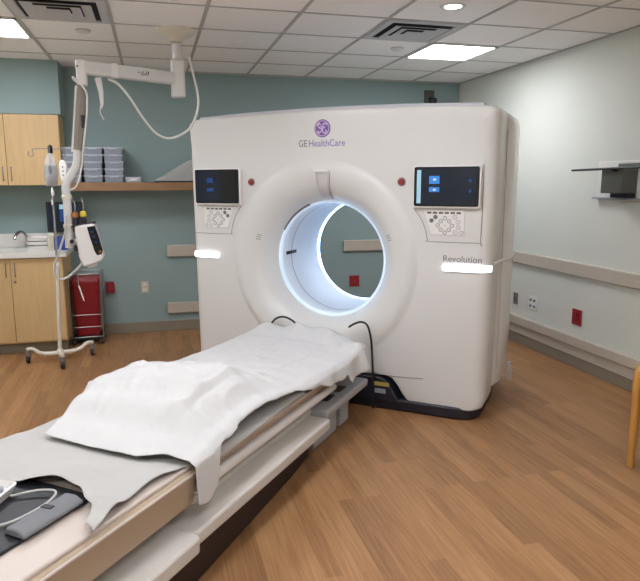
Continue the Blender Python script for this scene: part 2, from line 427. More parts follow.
for (a, c, hx) in ((CX0, -1.275, -1.275-.035), (-1.275, -.832, -1.275+.04)):
    d = MB(wm(L0)).box(a+.002, c-.002, YL, YL+.019, .115, .89).build('door', M['maple'], t, bevel=.002)
    hb = MB(wm(L0)); hb.tube([(hx, YL, .73), (hx, YL-.022, .74), (hx, YL-.026, .79), (hx, YL-.022, .84), (hx, YL, .85)], .0045, 8, smooth=4); hb.build('handle', M['steel'], d)
MB(wm(L0)).lathe([(.012, -.006), (.012, 0)], (-1.245, YL, .68), 'y', 12).build('lock', M['steel'], t)
ct = thing('countertop', 'white countertop with sink and backsplash on the maple base cabinet', 'countertop', (CXM, YB, .90)); L0 = ct.location.copy()
b = MB(wm(L0)); x0, x1 = CX0, -.79; sx0, sx1, sy0, sy1 = -1.62, -1.16, 6.22, 6.56
b.box(x0, x1, YL-.03, sy0, .90, .945); b.box(x0, x1, sy1, YB-.004, .90, .945); b.box(x0, sx0, sy0, sy1, .90, .945); b.box(sx1, x1, sy0, sy1, .90, .945)
b.build('slab', M['counter'], ct)
MB(wm(L0)).box(x0, x1, YB-.022, YB-.004, .945, 1.075).build('backsplash', M['counter'], ct, bevel=.003)
b = MB(wm(L0)); pts = [(sx0, sy0), (sx1, sy0), (sx1, sy1), (sx0, sy1)]
b.box(sx0, sx1, sy0, sy1, .902, .906); b.build('sink_basin', M['chrome'], ct)
loc = V((-1.215, 6.63, .9455))
t = thing('faucet', 'chrome gooseneck faucet at the counter sink', 'faucet', loc)
MB().lathe([(.03, 0), (.03, .012), (.018, .02), (.016, .05)], seg=16).build('faucet_base', M['chrome'], t)
MB().tube([(0, 0, .04), (0, -.01, .11), (-.03, -.05, .155), (-.06, -.13, .14), (-.075, -.17, .09)], .013, 10, smooth=5).build('spout', M['chrome'], t)
MB().tube([(.02, 0, .03), (.06, -.02, .055), (.09, -.04, .05)], .008, 8, smooth=3).build('lever', M['chrome'], t)
t = thing('tray_stack', 'stack of white plastic trays on the counter right of the faucet', 'trays', (-1.045, 6.46, .9455))
for k in range(3):
    z = k*.04
    b = MB(); b.grid([[V((x, y, z+h)) for x, y in rrect(-.13+i_, .13-i_, -.11+i_, .11-i_, .02)] for i_, h in ((.012, .0), (0, .034), (.006, .034), (.016, .006))], closed=True)
    b.f([b.v((x, y, z+.006)) for x, y in rrect(-.114, .114, -.094, .094, .02)]); b.build('tray', M['white2'], t)
t = thing('cardboard_box', 'small bright blue box on the counter right end', 'box', (-.855, 6.28, .9455), R(-8))
MB().box(-.055, .055, -.04, .04, 0, .12).build('carton', M['blue'], t, bevel=.003)
MB().box(-.05, .05, -.038, .038, .12, .124).build('flap', M['blue'], t)
t = thing('monitor', 'black patient monitor with lit screen on the counter behind the drip pole', 'monitor', (-.83, 6.55, .9455), R(-6))
MB().lathe([(.08, 0), (.08, .012), (.02, .02)], seg=20).build('stand', M['black'], t)
MB().box(-.02, .02, -.01, .02, .012, .2).build('neck', M['black'], t)
MB().box(-.17, .17, -.045, .0, .15, .44).build('housing', M['black'], t, bevel=.008)
mo = MB().box(-.15, .15, -.047, -.045, .17, .42).build('screen', M['screen'], t); MB().box(-.045, .03, -.048, -.047, .37, .415).build('window', M['uil'], mo); MB().box(-.045, .03, -.048, -.047, .25, .36).build('window', M['uid'], mo)
t = thing('paper_pack', 'small pale wrapped pack leaning on the trays on the counter', 'pack', (-.945, 6.30, .9455), R(20))
MB().box(-.03, .03, -.02, .02, 0, .14).build('wrapper', M['ivory'], t, bevel=.008); MB().box(-.03, .03, -.006, .006, .14, .155).build('seal', M['plate'], t)

# shelf with bins
sh = thing('wall_shelf', 'long brown wooden shelf on the teal back wall', 'shelf', (.3, YB, 1.48)); L0 = sh.location.copy()
MB(wm(L0)).box(-.80, 1.45, 6.40, YB, 1.53, 1.57).build('board', M['shelfw'], sh, bevel=.003)
MB(wm(L0)).box(-.80, 1.45, 6.396, 6.412, 1.49, 1.566).build('front_edge', M['shelfw'], sh, bevel=.002)
for x in (1.0,): MB(wm(L0)).prism([(YB, 1.53), (YB, 1.40), (YB-.02, 1.40), (YB-.25, 1.53)], fYZ, x, x+.02).build('bracket', M['shelfw'], sh)
BW, BH = .182, .066
def make_bin(loc, label):
    t = thing('storage_bin', label, 'bin', loc, group='clear storage bins on the shelf')
    b = MB()
    b.grid([[V((x, y, h)) for x, y in rrect(-BW/2+i_, BW/2-i_, -.14+i_, .14-i_, .012, 3)] for i_, h in ((.012, .001), (.003, BH-.012), (.007, BH-.012), (.016, .004))], closed=True)
    b.f([b.v((x, y, .001)) for x, y in rrect(-BW/2+.012, BW/2-.012, -.128, .128, .012, 3)]); b.build('tub', M['clearbin'], t)
    b = MB()
    b.box(-BW/2, BW/2, -.143, .143, BH-.012, BH-.001); b.build('lid', M['binlid'], t, bevel=.003)
    MB().box(-.04, .04, -.149, -.143, BH-.02, BH-.004).build('latch', M['binlid'], t)
    return t
rows = ['bottom', 'second from bottom', 'middle', 'second from top', 'top']; cols = ['left stack', 'middle stack', 'right stack']
bin0 = None
for c, x in enumerate((-.735, -.54, -.35)):
    for k in range(5):
        lb = 'clear grey storage bin on shelf, %s of %s' % (rows[k], cols[c])
        p = (x+random.uniform(-.004, .004), 6.56, 1.571+k*BH)
        if bin0 is None: bin0 = make_bin(p, lb)
        else: dup(bin0, p, lb, random.uniform(-.015, .015))
t = thing('tray', 'low pale grey tray on the shelf right of the bin stacks', 'tray', (-.175, 6.52, 1.571))
b = MB(); b.grid([[V((x, y, h)) for x, y in rrect(-.075+i_, .075-i_, -.1+i_, .1-i_, .012, 3)] for i_, h in ((.008, 0), (0, .05), (.005, .05), (.012, .005))], closed=True)
b.f([b.v((x, y, .002)) for x, y in rrect(-.066, .066, -.09, .09, .012, 3)]); b.build('tub', M['binlid'], t)
MB().box(-.03, .03, -.104, -.098, .015, .035).build('label_holder', M['plate'], t)
t = thing('acrylic_rack', 'sloped clear plastic rack on the shelf beside the scanner', 'rack', (.22, 6.55, 1.571))
for y in (-.12, .12): MB().prism([(-.20, .012), (.42, .012), (.42, .30), (.14, .212)], lambda a, c, h: (a, h, c), y-.002, y+.002).build('side_panel', M['clear'], t)
MB().bar((-.20, 0, .018), (.42, 0, .302), .24, .004).build('sloped_lid', M['clear'], t)
MB().box(-.2, .42, -.125, .125, 0, .012).build('bottom_panel', M['black'], t)

# ------------------------------------------------------------------ RED BIN IN WIRE CART
loc = V((-.675, 6.46, 0))
t = thing('waste_bin', 'red lidded waste bin in a wheeled wire frame beside the maple cabinet', 'bin', loc)
b = MB(); b.grid([[V((x, y, h)) for x, y in rrect(-w, w, -d, d, .03, 4)] for w, d, h in ((.108, .105, .085), (.128, .130, .60))], closed=True)
b.f([b.v((x, y, .085)) for x, y in rrect(-.108, .108, -.105, .105, .03, 4)]); b.build('tub', M['binred'], t)
b = MB(); b.grid([[V((x, y, h)) for x, y in rrect(-w, w, -w*.95, w*.95, .03, 4)] for w, h in ((.134, .60), (.136, .63), (.118, .665))], closed=True)
b.f([b.v((x, y, .665)) for x, y in rrect(-.118, .118, -.1121, .1121, .03, 4)]); b.f([b.v((x, y, .60)) for x, y in rrect(-.134, .134, -.1273, .1273, .03, 4)]); b.build('lid', M['binred'], t)
wr = .0045
for sx in (-1, 1):
    for sy in (-1, 1): MB().tube([(sx*.145, sy*.155, .07), (sx*.145, sy*.155, .70)], .006, 8).build('frame_post', M['chrome'], t)
for z in (.08, .18, .30, .70):
    MB().tube([V((x, y, z)) for x, y in rrect(-.145, .145, -.155, .155, .02, 3)], wr, 6, closed=True).build('wire_hoop', M['chrome'], t)
MB().box(-.143, .143, -.15, .15, .05, .072).build('base_tray', M['rubber'], t, bevel=.005)
for sx in (-1, 1):
    for sy in (-1, 1):
        w = MB().lathe([(.022, -.01), (.025, -.006), (.025, .006), (.022, .01)], (sx*.128, sy*.135, .025), 'x', 16).build('caster', M['rubber'], t)
        MB().bar((sx*.128, sy*.135, .026), (sx*.128, sy*.135, .055), .03, .012, (0, 1, 0)).build('fork', M['steel'], w)

# ------------------------------------------------------------------ IV POLE
loc = V((-.865, 5.80, 0))
t = thing('drip_pole', 'cream wheeled drip pole standing in front of the maple cabinet', 'drip pole', loc)
MB().tube([(0, 0, .09), (.03, 0, .84)], .017, 14).build('lower_pole', M['enamel'], t)
MB().tube([(.03, 0, .84), (.042, .0, 1.855)], .0095, 12).build('upper_pole', M['steel'], t)
MB().lathe([(.021, .82), (.024, .83), (.024, .87), (.012, .89)], (.03, 0, 0), 'z', 16).build('height_collar', M['enamel'], t)
MB().lathe([(.03, .06), (.032, .08), (.022, .11)], seg=16).build('hub', M['enamel'], t)
legs = ((.27, .10), (-.27, -.02), (.06, -.30), (-.04, .28))
for lx, ly in legs:
    d = V((lx, ly, 0)); q = [d*0+V((0, 0, .075)), d*.35+V((0, 0, .07)), d*.62+V((0, 0, .085)), d*.82+V((0, 0, .125)), d*1.0+V((0, 0, .122))]
    MB().tube(q, [.021, .02, .018, .017, .016], 12, smooth=4).build('leg', M['enamel'], t)
    cs = MB().lathe([(.024, -.016), (.034, -.012), (.034, .012), (.024, .016)], (lx*.97, ly*.97, .035), 'x', 20).build('caster', M['rubber'], t)
    MB().box(lx*.97-.021, lx*.97+.021, ly*.97-.014, ly*.97+.014, .035, .115).build('caster_fork', M['steel'], cs, bevel=.004)
    MB().lathe([(.016, -.0185), (.016, .0185)], (lx*.97, ly*.97, .035), 'x', 16).build('caster_hub', M['chrome'], cs)
MB().tube([(-.125, -.0, 1.83), (-.135, 0, 1.80), (-.115, 0, 1.785), (-.09, 0, 1.80), (-.095, 0, 1.845), (-.02, 0, 1.852), (.042, 0, 1.852), (.10, 0, 1.85), (.145, 0, 1.842), (.160, 0, 1.81), (.145, 0, 1.79)], .004, 8, smooth=4).build('hook_bar', M['steel'], t)
MB().tube([(.042, 0, 1.85), (.042, -.03, 1.85), (.042, -.05, 1.82), (.042, -.035, 1.80)], .004, 8, smooth=4).build('hook', M['steel'], t)
MB().lathe([(.014, 1.81), (.02, 1.82), (.02, 1.87), (.008, 1.885)], (.042, 0, 0), 'z', 14).build('top_cap', M['black'], t)
# bag
L1 = loc+V((.042, -.045, 1.815))
t = thing('fluid_bag', 'clear fluid bag hanging from the drip pole hook', 'fluid bag', L1)
prof = [(.012, .0, .004), (.026, -.02, .006), (.040, -.05, .018), (.052, -.10, .028), (.056, -.16, .032), (.054, -.22, .028), (.050, -.262, .016), (.046, -.275, .006)]
def lens(w, d, z, n=20): return [V((w*math.cos(2*PI*k/n), d*math.sin(2*PI*k/n), z)) for k in range(n)]
b = MB(); b.grid([lens(w, d, z) for w, z, d in prof], closed=True); b.build('bag', M['bag'], t)
b = MB(); b.grid([lens(w*.92, d*.9, z) for w, z, d in prof[3:]], closed=True); b.f([b.v(p) for p in lens(.042, .025, -.10)]); b.build('fluid', M['fluid'], t)
MB().box(-.012, .012, -.033, -.03, -.17, -.11).build('print_panel', M['greyplate'], t)
MB().tube([(0, 0, -.285), (0, 0, -.305), (.002, 0, -.31), (.002, 0, -.345), (.0, 0, -.36)], [.008, .008, .013, .013, .006], 10).build('drip_chamber', M['plate'], t)
MB().tube([(0, 0, -.36), (-.012, -.005, -.42), (.0, -.01, -.50), (.004, -.01, -.75), (.0, -.015, -.98), (-.01, -.02, -1.05)], .0035, 6, smooth=5).build('drip_tube', M['bag'], t)
MB().box(-.014, .0, -.016, .004, -.43, -.39).build('roller_clamp', M['plate'], t)
L1 = loc+V((.140, -.015, 1.79))
t = thing('control_box', 'small white device with dark dots hanging on the drip pole right hook', 'device', L1)
MB().prism([(-.028, -.05), (-.034, -.08), (-.030, -.18), (-.018, -.215), (.014, -.215), (.026, -.17), (.030, -.07), (.012, -.035), (-.014, -.03)], fXZ, -.02, .02).build('housing', M['plate'], t, bevel=.008)
for k in range(3): MB().lathe([(.006, -.023), (.006, -.02)], (-.004, 0, -.09-k*.035), 'y', 12).build('dot_button', M['black'], t)
MB().tube([(0, 0, -.035), (0, 0, 0)], .003, 6).build('hanger', M['steel'], t)

# ------------------------------------------------------------------ CEILING BOOM WITH INJECTOR
BY = 4.63
P0 = V((.22, 4.93, HC)); E0 = V((-.425, BY, 2.33))
t = thing('ceiling_boom', 'white jointed ceiling boom arm reaching over the room left of the scanner', 'boom', P0)
wmP = wm(P0)
b = MB(wmP); b.lathe([(.145, HC-.001), (.138, HC-.02), (.10, HC-.045), (.06, HC-.06), (.045, HC-.085)], (P0.x, P0.y, 0), 'z', 36); b.build('ceiling_flange', M['enamel'], t)
b = MB(wmP); b.tube([(P0.x, P0.y, HC-.10), (P0.x, P0.y, 2.40)], .034, 20); b.build('post', M['white'], t)
b = MB(wmP); b.box(P0.x-.05, P0.x+.05, P0.y-.05, P0.y+.05, 2.19, 2.46); b.build('post_sleeve', M['white'], t, bevel=.015, seg=3)
ad = (V((P0.x, P0.y, 0))-V((E0.x, E0.y, 0))).normalized(); an = V((-ad.y, ad.x, 0))
b = MB(wmP); b.bar(E0-ad*.02, V((P0.x, P0.y, 2.325))-ad*.03, .075, .088); arm = b.build('arm', M['white'], t, bevel=.012, seg=3)
b = MB(wmP); c0 = E0+ad*.19; b.bar(c0, c0+ad*.05, .082, .096); b.build('arm_band', M['white2'], t, bevel=.006)
# small dark marks on the arm's side facing the scanner table
face = lambda s_, z: E0+ad*s_-(an if an.y > 0 else -an)*.0385+V((0, 0, z))
def strokes(mb, pts, r=.0028): mb.tube([face(*p) for p in pts], r, 5)
b = MB(wmP); strokes(b, [(.385, .004), (.398, .004)]); strokes(b, [(.408, -.012), (.42, .014), (.43, -.012), (.411, -.011)]); strokes(b, [(.436, -.012), (.448, .014), (.452, -.012)]); strokes(b, [(.46, -.01), (.462, .012)]); strokes(b, [(.456, .012), (.468, .012)])
b.build('arm_marking', M['black'], t)
b = MB(wmP); p = at(82, 84, BY); b.box(E0.x-.032, E0.x+.034, BY-.04, BY+.04, 2.21, 2.375); b.build('elbow', M['white2'], t, bevel=.012, seg=3)
b = MB(wmP); b.lathe([(.006, -.043), (.006, -.04)], (E0.x-.02, BY, 2.33), 'y', 12); b.build('bolt', M['black'], t)
q = [at(81.5, 86, BY), at(80.5, 105, BY), at(79.5, 125, BY), at(77.5, 152, BY)]
b = MB(wmP); b.tube(q, [.029, .036, .036, .028], 8); b.build('arm_cover', M['taupe'], t)
b = MB(wmP); b.tube([x+V((-.033, 0, 0)) for x in q], [.008]*4, 8); b.build('side_rod', M['white2'], t)
b = MB(wmP); p = at(83.5, 122, BY-.036); b.box(p.x-.014, p.x+.016, p.y-.004, p.y+.004, p.z-.04, p.z+.045); b.build('warning_label', M['black'], t)
q = [at(77.5, 150, BY), at(76.5, 165, BY), at(71, 175, BY), at(66, 186, BY), at(67, 200, BY), at(68.5, 225, BY), at(69.5, 248, BY)]
b = MB(wmP); b.tube(q, .028, 14, smooth=6); b.build('lower_tube', M['white'], t)
for py, px in ((197, 66.8), (226, 68.5)):
    b = MB(wmP); p = at(px, py, BY); b.lathe([(.030, -.014), (.034, -.01), (.034, .01), (.030, .014)], p, 'z', 20); b.build('tube_collar', M['enamel'], t)
b = MB(wmP); q = [at(185, 57, 4.93)+V((.03, -.03, 0)), at(190, 62, 4.9), at(197, 90, 4.88), at(198, 108, 4.86), at(190, 128, 4.85), at(172, 138, 4.82), at(157, 134, 4.78), at(143, 118, 4.74), at(130, 98, 4.72), at(118, 84, 4.70), at(108, 79, 4.69)]
b.tube(q, .0085, 8, smooth=6); b.build('power_cable', M['wcable'], t)
b = MB(wmP); q = [at(98, 78, 4.66), at(101, 92, 4.66), at(102, 104, 4.66), at(101, 108, 4.66)]; b.tube(q, [.022, .016, .011, .008], 10); b.build('hanging_holder', M['white2'], t)
b = MB(wmP); q = [at(101, 107, 4.66), at(100, 112, 4.66), at(104, 120, 4.66)]; b.tube(q, .004, 6, smooth=3); b.build('holder_tip', M['wcable'], t)
b = MB(wmP); q = [at(82, 84, BY-.03), at(74, 80, BY-.02), at(73, 77, BY-.03), at(79, 82, BY-.05), at(86, 92, BY-.05), at(87, 104, BY-.05), at(86, 122, BY-.05), at(83, 150, BY-.04), at(82, 165, BY-.04), at(77, 185, BY-.045), at(70, 190, BY-.045)]
b.tube(q, .006, 8, smooth=5); b.build('arm_cable', M['wcable'], t)
b = MB(wmP); q = [at(66, 216, BY-.04), at(65, 232, BY-.05), at(58, 255, BY-.06), at(54, 270, BY-.07), at(58, 279, BY-.07), at(68, 277, BY-.06), at(78, 268, BY-.05), at(83, 262, BY-.03)]
b.tube(q, .0075, 8, smooth=6); b.build('loop_cable', M['cable'], t)
# injector head
p0 = at(88, 245, BY)
t = thing('injector', 'white contrast injector head with black keypad held on the ceiling boom', 'injector', p0)
wmI = wm(p0)
def poly_at(mb, pxs, y0, y1):
    A = [mb.v(at(x, y, BY)+V((0, y0, 0))) for x, y in pxs]; B = [mb.v(at(x, y, BY)+V((0, y1, 0))) for x, y in pxs]; n = len(pxs)
    mb.f(A); mb.f(B[::-1])
    for k in range(n): mb.f([A[k], B[k], B[(k+1) % n], A[(k+1) % n]])
b = MB(wmI); poly_at(b, [(75, 226), (84, 224), (95, 222.5), (99, 236), (104.5, 256), (102, 260), (92, 264), (84, 266), (80, 256)], -.07, .08); b.build('body', M['white2'], t, bevel=.016, seg=3)
b = MB(wmI); poly_at(b, [(88, 226.5), (95.5, 225), (100, 237), (103.5, 249), (102.5, 253), (98, 254), (95.5, 250), (91, 237)], -.073, -.069); kp = b.build('keypad', M['glass'], t)
for (x, y) in ((92, 231), (94, 236), (96, 241)):
    b = MB(wmI); poly_at(b, [(x-.6, y-1), (x+1.6, y-1.3), (x+2, y+.5), (x-.2, y+.8)], -.075, -.072); b.build('key', M['uid'], kp)
b = MB(wmI); poly_at(b, [(99.5, 249.5), (102, 249), (102, 252), (100, 252)], -.075, -.072); b.build('key', M['amber'], kp)
b = MB(wmI); poly_at(b, [(72, 225.5), (95, 221.5), (95.5, 223.5), (72, 227)], -.06, .07); b.build('top_plate', M['black'], t, bevel=.003)
for (x, y, m) in ((76, 217, 'amber'), (84, 216, 'yellow')):
    b = MB(wmI); c = at(x, y+6, BY)+V((0, -.02, 0)); b.lathe([(.020, -.02), (.020, .02), (.017, .035)], c, 'z', 16); kb = b.build('syringe_mount', M['black'], t)
    b = MB(wmI); b.lathe([(.014, .035), (.022, .045), (.020, .07), (.008, .078)], c, 'z', 16); b.build('syringe_cap', M[m], kb)
    b = MB(wmI); b.tube([c+V((0, 0, .075)), c+V((.004, 0, .12)), c+V((-.006, 0, .17))], .004, 6, smooth=3); b.build('tip', M['bag'], kb)
b = MB(wmI); b.tube([at(70, 243, BY), at(81, 241, BY)], .022, 12); b.build('pivot', M['white2'], t)
b = MB(wmI); b.lathe([(.014, -.06), (.017, -.055), (.017, -.02), (.014, -.015)], at(77, 248, BY), 'y', 14); b.build('knob', M['black'], t)
b = MB(wmI); b.lathe([(.014, -.05), (.014, -.02)], at(72.5, 241, BY), 'y', 14); b.build('knob', M['black'], t)
b = MB(wmI); poly_at(b, [(87, 264.5), (97, 262), (97, 266), (88, 268)], -.03, .03); b.build('base_foot', M['plate'], t, bevel=.004)
b = MB(wmI); b.tube([at(79, 266, BY), at(78, 280, BY), at(79, 287, BY)], .003, 6, smooth=3); b.build('patient_line', M['bag'], t)
b = MB(wmI); b.tube([at(79, 286, BY), at(84, 301, BY)], .005, 6); b.build('line_tip', M['plate'], t)

# ------------------------------------------------------------------ SCANNER GANTRY
g = thing('scanner_gantry', 'large white ring shaped CT scanner gantry with a lit bore and two displays', 'CT scanner', GO, -TH)
BCX, BCZ, RB = -.012, 1.015, .41
RCX, RCZ, RO = -.02, 1.012, .705
def topz(x): return 2.052-.030*(x/1.15)**2
def outline():
    P = [(-.50, .24), (-.25, .24), (0, .24), (.25, .24), (.48, .24)]
    P += [(.525, .225), (.565, .18), (.60, .12), (.64, .078), (.70, .062)]
    P += [(.85, .062), (1.0, .066), (1.09, .072), (1.135, .09), (1.15, .13)]
    P += [(1.15+.025*min(1, (z-.13)/1.5), z) for z in [.2+.1*k for k in range(18)]]
    P += [(1.177, 1.985), (1.168, 2.008), (1.145, topz(1.145))]
    P += [(x/20, topz(x/20)) for x in range(20, -21, -2)]
    P += [(-1.075, topz(1.08)), (-1.11, 2.0), (-1.122, 1.97)]
    P += [(-1.125+.02*(1-min(1, (z-.13)/1.5)), z) for z in [1.9-.1*k for k in range(18)]]
    P += [(-1.10, .13), (-1.09, .09), (-1.05, .072), (-1.0, .066), (-.85, .062), (-.70, .062), (-.64, .078), (-.60, .12), (-.565, .18), (-.525, .225)]
    return P
# resample
def resample(P, d):
    out = []; n = len(P)
    for k in range(n):
        a, c = V(P[k]), V(P[(k+1) % n]); m = max(1, int((c-a).length/d+.5))
        for q in range(m): out.append(a+(c-a)*(q/m))
    return out
OUT = resample(outline(), .03); NO = len(OUT)
def onorm(k):
    d = OUT[(k+1) % NO]-OUT[k-1]; return V((d.y, -d.x)).normalized()
NRM = [onorm(k) for k in range(NO)]
FUN = [(.705, 0.0), (.690, -.008), (.66, -.015), (.62, -.015), (.575, -.007), (.53, .010), (.495, .036), (.465, .075), (.440, .12), (.425, .165)]
rows = []
for k in range(NO): pass
def ringpt(k, r, y):
    t_ = (r-RB)/(RO-RB); cx = BCX+(RCX-BCX)*t_; cz = BCZ+(RCZ-BCZ)*t_
    a = math.atan2(OUT[k].y-BCZ, OUT[k].x-BCX); return V((cx+r*math.cos(a), y, cz+r*math.sin(a)))
er = [(((.085 if OUT[k].y < 1.9 else .05) if abs(OUT[k].x) > 1 else .012) if abs(NRM[k].x) > .6 else (.022 if OUT[k].y > 1 else .012)) for k in range(NO)]
er = [sum(er[(k+q) % NO] for q in range(-2, 3))/5 for k in range(NO)]
rows.append([V((OUT[k].x, .30, OUT[k].y)) for k in range(NO)])
rows.append([V((OUT[k].x, .18, OUT[k].y)) for k in range(NO)])
for s_ in range(0, 7):
    al = PI/2*(1-s_/6)
    rows.append([V((OUT[k].x-NRM[k].x*er[k]*(1-math.sin(al)), er[k]*(1-math.cos(al)), OUT[k].y-NRM[k].y*er[k]*(1-math.sin(al)))) for k in range(NO)])
inner = rows[-1]
for s_ in (.2, .4, .6, .8, .97):
    rows.append([inner[k].lerp(ringpt(k, RO, 0), s_) for k in range(NO)])
for r, y in FUN: rows.append([ringpt(k, r, y) for k in range(NO)])
b = MB(); b.grid(rows, closed=True); b.build('front_cover', M['white'], g, angle=50)
# bore liner
def ringrows(prof, n=96): return [[V((BCX+r*math.cos(2*PI*k/n), y, BCZ+r*math.sin(2*PI*k/n))) for k in range(n)] for r, y in prof]
b = MB()
b.grid(ringrows([(.425, .19), (.41, .20), (.41, .30), (.41, .338)]), closed=True)
b.mat(1).grid(ringrows([(.41, .338), (.4095, .346)]), closed=True)
b.mat(0).grid(ringrows([(.4095, .346), (.41, .5), (.41, .65), (.41, .823)]), closed=True)
b.build('bore_liner', [M['funnel'], M['seam']], g, angle=60)
b = MB(); b.grid(ringrows([(.426, .163), (.412, .160), (.405, .175), (.410, .20)]), closed=True); b.build('bore_rim_light', M['rim'], g)
b = MB()
def arc(a0, a1, n): return [[V((BCX+r*math.cos(R(a0+(a1-a0)*k/n)), y, BCZ+r*math.sin(R(a0+(a1-a0)*k/n)))) for k in range(n+1)] for r, y in [(.41, .822), (.407, .826), (.407, .862), (.415, .87)]]
b.grid(arc(88, 205, 40)); b.mat(1).grid(arc(205, 448, 80)); b.build('bore_rear_light', [M['bluelight'], M['ringdim']], g)
# black slot on the left wall of the bore, arc window top left, marks on the funnel
b = MB()
for a0, a1, y0, y1 in ((176, 179.5, .25, .42),):
    for q in range(4):
        aa, ab = R(a0+(a1-a0)*q/4), R(a0+(a1-a0)*(q+1)/4)
        b.grid([[V((BCX+.4075*math.cos(x), y, BCZ+.4075*math.sin(x))) for y in (y0, y1)] for x in (aa, ab)])
b.build('laser_window', M['black'], g, solid=.002)
b = MB(); b.tube([V((BCX+.423*math.cos(R(a)), .155, BCZ+.423*math.sin(R(a)))) for a in range(112, 154, 3)], .006, 6); b.build('laser_slot', M['greyplate'], g)
def funnel_y(r):
    for (r1, y1), (r0, y0) in zip(FUN, FUN[1:]):
        if r0 <= r <= r1: return y0+(y1-y0)*(r-r0)/(r1-r0)
    return 0
def fpt(r, a, off=0):
    t_ = (r-RB)/(RO-RB); cx = BCX+(RCX-BCX)*t_; cz = BCZ+(RCZ-BCZ)*t_
    return V((cx+r*math.cos(a), funnel_y(r)-off, cz+r*math.sin(a)))
b = MB(); rr = [.44+.018*k for k in range(11)]
b.grid([[fpt(r, R(90)-(w*(.036+.016*(r-.44)/.18)+.010+.019*(r-.44)/.18)/r, .003) for w in (-1, -.5, 0, .5, 1)] for r in rr]); b.build('camera_cover', M['funnel2'], g, solid=.004)
b = MB(); b.tube([fpt(r, R(90)-(.046+.035*(r-.44)/.18)/r, .004) for r in rr], .0025, 5); b.tube([fpt(r, R(90)-(-.026+.003*(r-.44)/.18)/r, .004) for r in rr[4:]], .0015, 5); b.build('camera_cover_seam', M['greyplate'], g)
b = MB()
q = [fpt(.628, R(90)-(w*.055+.022)/.63, .012) for w in (-1, -.5, 0, .5, 1)]; b.tube(q, .011, 8); b.build('clip', M['white2'], g)
for s_, a0 in ((-1, 161), (1, 22)):
    b = MB()
    for k in range(3): b.tube([fpt(.515, R(a0+k*1.8*-s_), .002), fpt(.545, R(a0+k*1.8*-s_), .002)], .003, 5)
    b.build('microphone_slots', M['seam'], g)
# rear body, top, sides, base
def bodyline(ins, z0, z1): 
    return [(x*(1-ins), z) for x, z in [(1.08, z0), (1.15, z0+.08), (1.165, .6), (1.17, 1.2), (1.165, z1-.08), (1.10, z1)]]+[(x/10, z1+.015) for x in range(9, -10, -3)]+[(-x, z) for x, z in [(1.10*(1-ins), z1), (1.115*(1-ins), z1-.08), (1.12*(1-ins), 1.2), (1.115*(1-ins), .6), (1.10*(1-ins), z0+.08), (1.05*(1-ins), z0)]]
BL = [V(p) for p in resample(bodyline(.02, .10, 2.0), .08)]
n_ = len(BL)
def bl_ring(r, y): return [V((BCX+r*math.cos(math.atan2(p.y-BCZ, p.x-BCX)), y, BCZ+r*math.sin(math.atan2(p.y-BCZ, p.x-BCX)))) for p in BL]
b = MB(); b.grid([[V((p.x, .25, p.y)) for p in BL], [V((p.x, .90, p.y)) for p in BL], [V((p.x*.97, .97, BCZ+(p.y-BCZ)*.97)) for p in BL], bl_ring(.62, .98), bl_ring(.5, .94), bl_ring(.415, .87)], closed=True)
b.build('rear_cover', M['white2'], g, angle=50)
poly = [(x/20, topz(x/20)+.022) for x in range(-21, 22, 2)]
b = MB()
def top_section(y, ins): return [V((max(-1.085+ins, min(1.12-ins, x/20+.025)), y, topz(x/20)+.018-(.05 if abs(x) > 22 else 0))) for x in range(-23, 24, 2)]
A = top_section(.035, .05); Bq = top_section(.08, .0); C_ = top_section(.60, 0); D_ = top_section(.80, .12)
dz = V((0, 0, -.06))
b.grid([[p+dz for p in A], A, Bq, C_, D_, [p+dz for p in D_]])
for e in (0, -1): b.f([b.v(r[e]) for r in (A, Bq, C_, D_)]+[b.v(r[e]+dz) for r in (D_, C_, Bq, A)])
b.build('top_cover', M['greytop'], g)
for s_, nm in ((1, 'side_cover'), (-1, 'side_cover')):
    x0 = 1.168 if s_ > 0 else -1.135
    b = MB()
    prof = [(.02, .14), (.05, .17), (.052, .5), (.056, 1.03), (.06, 1.5), (.06, 1.96), (.045, 2.0), (.02, 2.015)]
    ys = [(.285, -.6), (.31, .25), (.33, .65), (.38, 1.0), (.65, 1.0), (.85, .8), (.90, .1)]
    b.grid([[V((x0-s_*.06+s_*(.0+q*k_+.03*(z > .1)), y+(.10*(1-min(1, z/.9))**2 if .3 < y < .4 else 0), z)) for q, z in prof] for y, k_ in ys])
    b.build('side_cover', M['white2'], g, angle=60, solid=.01)
b = MB(); b.tube([(1.166, .10, 1.05), (1.178, .20, 1.052), (1.19, .30, 1.056), (1.222, .36, 1.06), (1.226, .60, 1.07)], .010, 8, smooth=4); b.build('side_handle', M['white2'], g)
b = MB(); b.tube([(1.181, .305, z/10) for z in range(3, 20)], .004, 6); b.build('side_seam', M['funnel2'], g)
# dark base
poly = [(-1.06, .10), (-1.05, .03), (-.98, -.012), (-.62, -.012), (-.55, -.012), (.56, -.012), (.98, -.012), (1.07, .02), (1.115, .10), (1.12, .5), (1.08, .85), (-1.04, .85)]
MB().prism(poly, fXY, 0.004, .085).build('base', M['navy'], g, bevel=.012)
poly = [(-.55, .062), (.60, .062), (.56, .11), (.525, .17), (.49, .215), (.45, .232), (-.40, .232), (-.45, .215), (-.5, .17)]
MB().prism(poly, fXZ, -.028, .2).build('dock_base', M['navy'], g, bevel=.008)
MB().box(.05, .225, -.15, -.03, .004, .225).build('dock_block', M['black'], g, bevel=.01)
MB().box(.40, .515, -.031, -.028, .172, .20).build('yellow_label', M['labely'], g)['label'] = 'yellow label'
MB().box(.412, .49, -.031, -.028, .12, .152).build('grey_label', M['labelg'], g)['label'] = 'grey label'
MB().tube([(.50, -.001, .242), (.62, -.001, .246), (.745, -.001, .253)], .003, 5).build('cover_seam', M['seam'], g)
